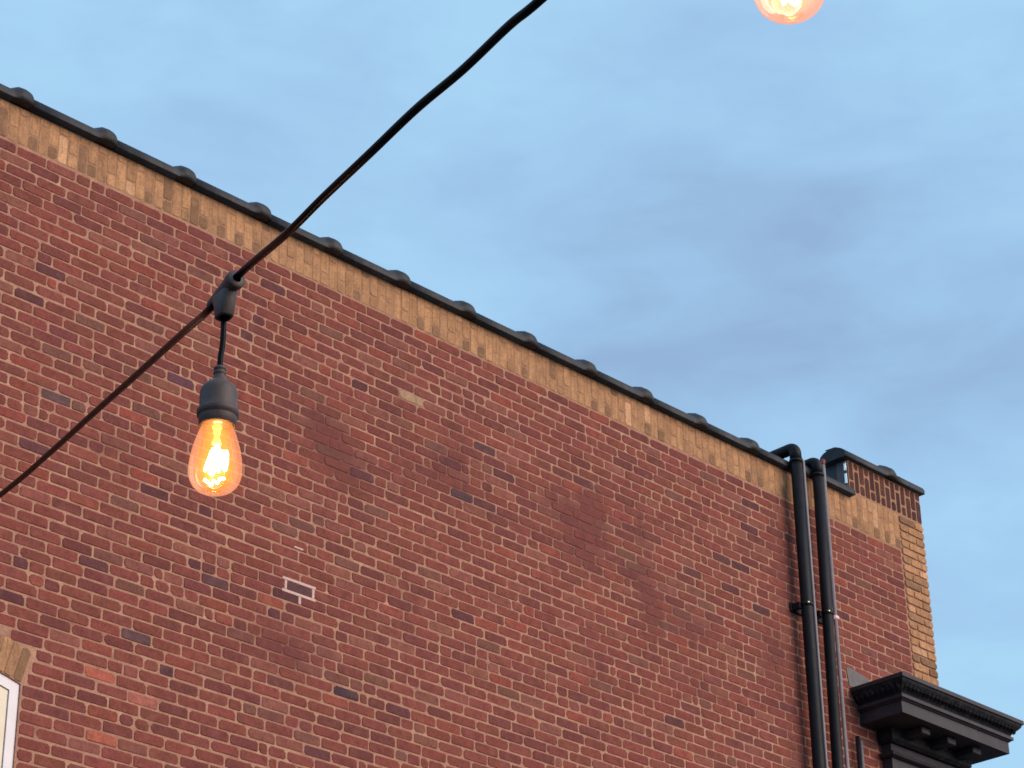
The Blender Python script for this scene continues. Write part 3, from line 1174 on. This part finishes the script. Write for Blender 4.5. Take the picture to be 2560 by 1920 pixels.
def junction(c, d):
    """moulded tee: a barrel round the cable and a stub pointing down"""
    c, d = Vector(c), Vector(d).normalized()
    m = MB()
    m.lathe(c, [(0.0036, -.0265), (0.0052, -.0260), (0.0060, -.0200), (0.0070, -.004), (0.0076, 0.008), (0.0080, 0.0150), (0.0086, 0.0156), (0.0088, 0.0208), (0.0082, 0.0220), (0.0040, 0.0224)], 24, axis=d)
    # web and stub: a flat-sided wedge that runs from the barrel down to the cord
    dh = Vector((d.x, d.y, 0)).normalized()
    nrm = Vector((-dh.y, dh.x, 0))
    rows = []
    for h, lo_, hi_, th in ((0.004, -.018, .016, .0052), (-.005, -.017, .0155, .0072), (-.014, -.0110, .0120, .0075), (-.0258, -.0085, .0090, .0070), (-.0268, -.0074, .0080, .0062)):
        cc = c + Vector((0, 0, h))
        mid, hw = (lo_ + hi_) / 2, (hi_ - lo_) / 2
        row = []
        for k_ in range(16):
            an = 2 * pi * k_ / 16
            cx, sx_ = cos(an), sin(an)
            px2 = abs(cx) ** 0.62 * (1 if cx > 0 else -1)
            py2 = abs(sx_) ** 0.62 * (1 if sx_ > 0 else -1)
            row.append(cc + dh * (mid + hw * px2) + nrm * (th * py2))
        rows.append(row)
    vs = [p_ for r_ in rows for p_ in r_]
    fs = [(i_ * 16 + k_, i_ * 16 + (k_ + 1) % 16, i_ * 16 + 16 + (k_ + 1) % 16, i_ * 16 + 16 + k_) for i_ in range(4) for k_ in range(16)]
    m.add(vs, fs, True)
    m.add(rows[0], [tuple(range(16))])
    # open end of the stub
    inner = [c + Vector((0, 0, -.0268)) + (p_ - c - Vector((0, 0, -.0268))) * 0.72 for p_ in rows[-1]]
    deepr = [p_ + Vector((0, 0, .008)) for p_ in inner]
    m.add(rows[-1] + inner + deepr, [(k_, (k_ + 1) % 16, 16 + (k_ + 1) % 16, 16 + k_) for k_ in range(16)] + [(16 + k_, 16 + (k_ + 1) % 16, 32 + (k_ + 1) % 16, 32 + k_) for k_ in range(16)] + [tuple(range(32, 48))])
    return m.build("cable_junction", M['socket'], CB)


junction(TB, TD)
junction(T2, Vector(CABLE[21]) - Vector(CABLE[19]))


def pendant(top, label, turn, bow):
    """cord, socket and lit bulb hanging from the cable; heights are below the cable"""
    x, y, zt = top
    root = empty("pendant_lamp", top)
    tag(root, label, "string light", "lit amber bulbs on the string light")
    at = lambda h: Vector((x, y, zt - h))
    m = MB()
    cp = [at(0.018), at(0.035) + Vector((rr.x, rr.y, 0)) * bow, at(0.055) + Vector((rr.x, rr.y, 0)) * bow * 1.1, at(0.070), at(0.086)]
    m.tube(catmull(cp, 5), 0.0026, 12)
    m.build("cord", M['rubber'], root)
    m = MB()
    c = Vector((x, y, zt))
    m.lathe(c, [(0.0026, -.0790), (0.0052, -.0795), (0.0055, -.0805), (0.0055, -.0820), (0.0046, -.0825), (0.0046, -.0840), (0.0056, -.0845), (0.0056, -.0862),
                (0.0047, -.0867), (0.0053, -.0885), (0.0056, -.0915), (0.0080, -.0935), (0.0125, -.0972), (0.0150, -.1002), (0.0160, -.1030), (0.0163, -.1060), (0.0163, -.1200),
                (0.0168, -.1212), (0.0180, -.1216), (0.0182, -.1225), (0.0180, -.1268), (0.0166, -.1274), (0.0164, -.1290), (0.0160, -.1367), (0.0148, -.1372), (0.0142, -.1360), (0.0140, -.125), (0.0, -.124)], 40)
    m.build("socket", M['socket'], root)
    # glass: pear shaped
    prof = [(0.0118, -.1300), (0.0125, -.1345), (0.0142, -.1385), (0.0165, -.1445), (0.0188, -.1520), (0.0208, -.1600), (0.0222, -.1680), (0.0229, -.1755),
            (0.0228, -.1810), (0.0217, -.1862), (0.0194, -.1910), (0.0160, -.1946), (0.0115, -.1970), (0.0060, -.1982), (0.0, -.1985)]
    m = MB()
    m.lathe(c, prof, 48)
    gl = m.build("bulb", M['bulb'], root)
    m = MB()
    m.lathe(c, [(0.0, -.132), (0.0112, -.1322), (0.0112, -.1352), (0.0060, -.1365), (0.0, -.1366)], 24)
    m.build("lamp_base", M['steel'], gl)
    m = MB()
    m.lathe(c, [(0.0040, -.1360), (0.0032, -.1420), (0.0024, -.1470), (0.0036, -.1500), (0.0042, -.1530), (0.0022, -.1550), (0.0, -.1555)], 12)
    m.build("stem", M['stem'], gl)
    # leaning filament sticks round the stem, joined by a bent wire below
    ca, sa = cos(turn), sin(turn)
    side = Vector((rr.x, rr.y, 0)).normalized()
    deep = Vector((-side.y, side.x, 0))

    def inside(xr, h, yd):
        return at(h) + side * (xr * ca - yd * sa) + deep * (xr * sa + yd * ca)
    for xa, xb, ha, hb, ya, yb_, ra in ((-.0020, -.0082, .1580, .1800, -.002, -.003, .0019), (.0005, -.0030, .1556, .1815, .002, .003, .0023), (.0018, .0036, .1560, .1822, -.003, -.005, .0022),
                                        (.0058, .0080, .1585, .1772, .002, .003, .0025), (.0088, .0092, .1600, .1735, -.001, .000, .0020), (-.0018, -.0052, .1590, .1790, .004, .005, .0020)):
        m = MB()
        hi, lo = inside(xa, ha, ya), inside(xb, hb, yb_)
        m.tube([hi, hi * .85 + lo * .15, hi * .15 + lo * .85, lo], [ra * .6, ra, ra, ra * .55], 10)
        m.build("filament", M['filament'], gl)
    m = MB()
    m.tube([inside(*q) for q in ((-.0092, .1862, 0), (-.0060, .1878, .002), (-.0028, .1905, .003), (-.0010, .1868, .001), (.0022, .1908, -.002), (.0048, .1872, -.003), (.0078, .1856, 0))], 0.00135, 8)
    m.build("filament_wire", M['filament'], gl)
    ld = bpy.data.lights.new("lamp_light", 'POINT')
    ld.energy = 0.16
    ld.color = (1.0, 0.52, 0.18)
    ld.shadow_soft_size = 0.008
    lo_ = bpy.data.objects.new("lamp_light", ld)
    COL.objects.link(lo_)
    lo_.location = at(0.166)
    return root


pendant(T1 + Vector((0, 0, 0.0035)), "lit amber bulb in black socket hanging in front of the brick wall", 0.0, 0.0012)
pendant(T2, "lit bulb against the blue sky cut off by the top edge", 0.9, 0.0)

bpy.context.view_layer.update()
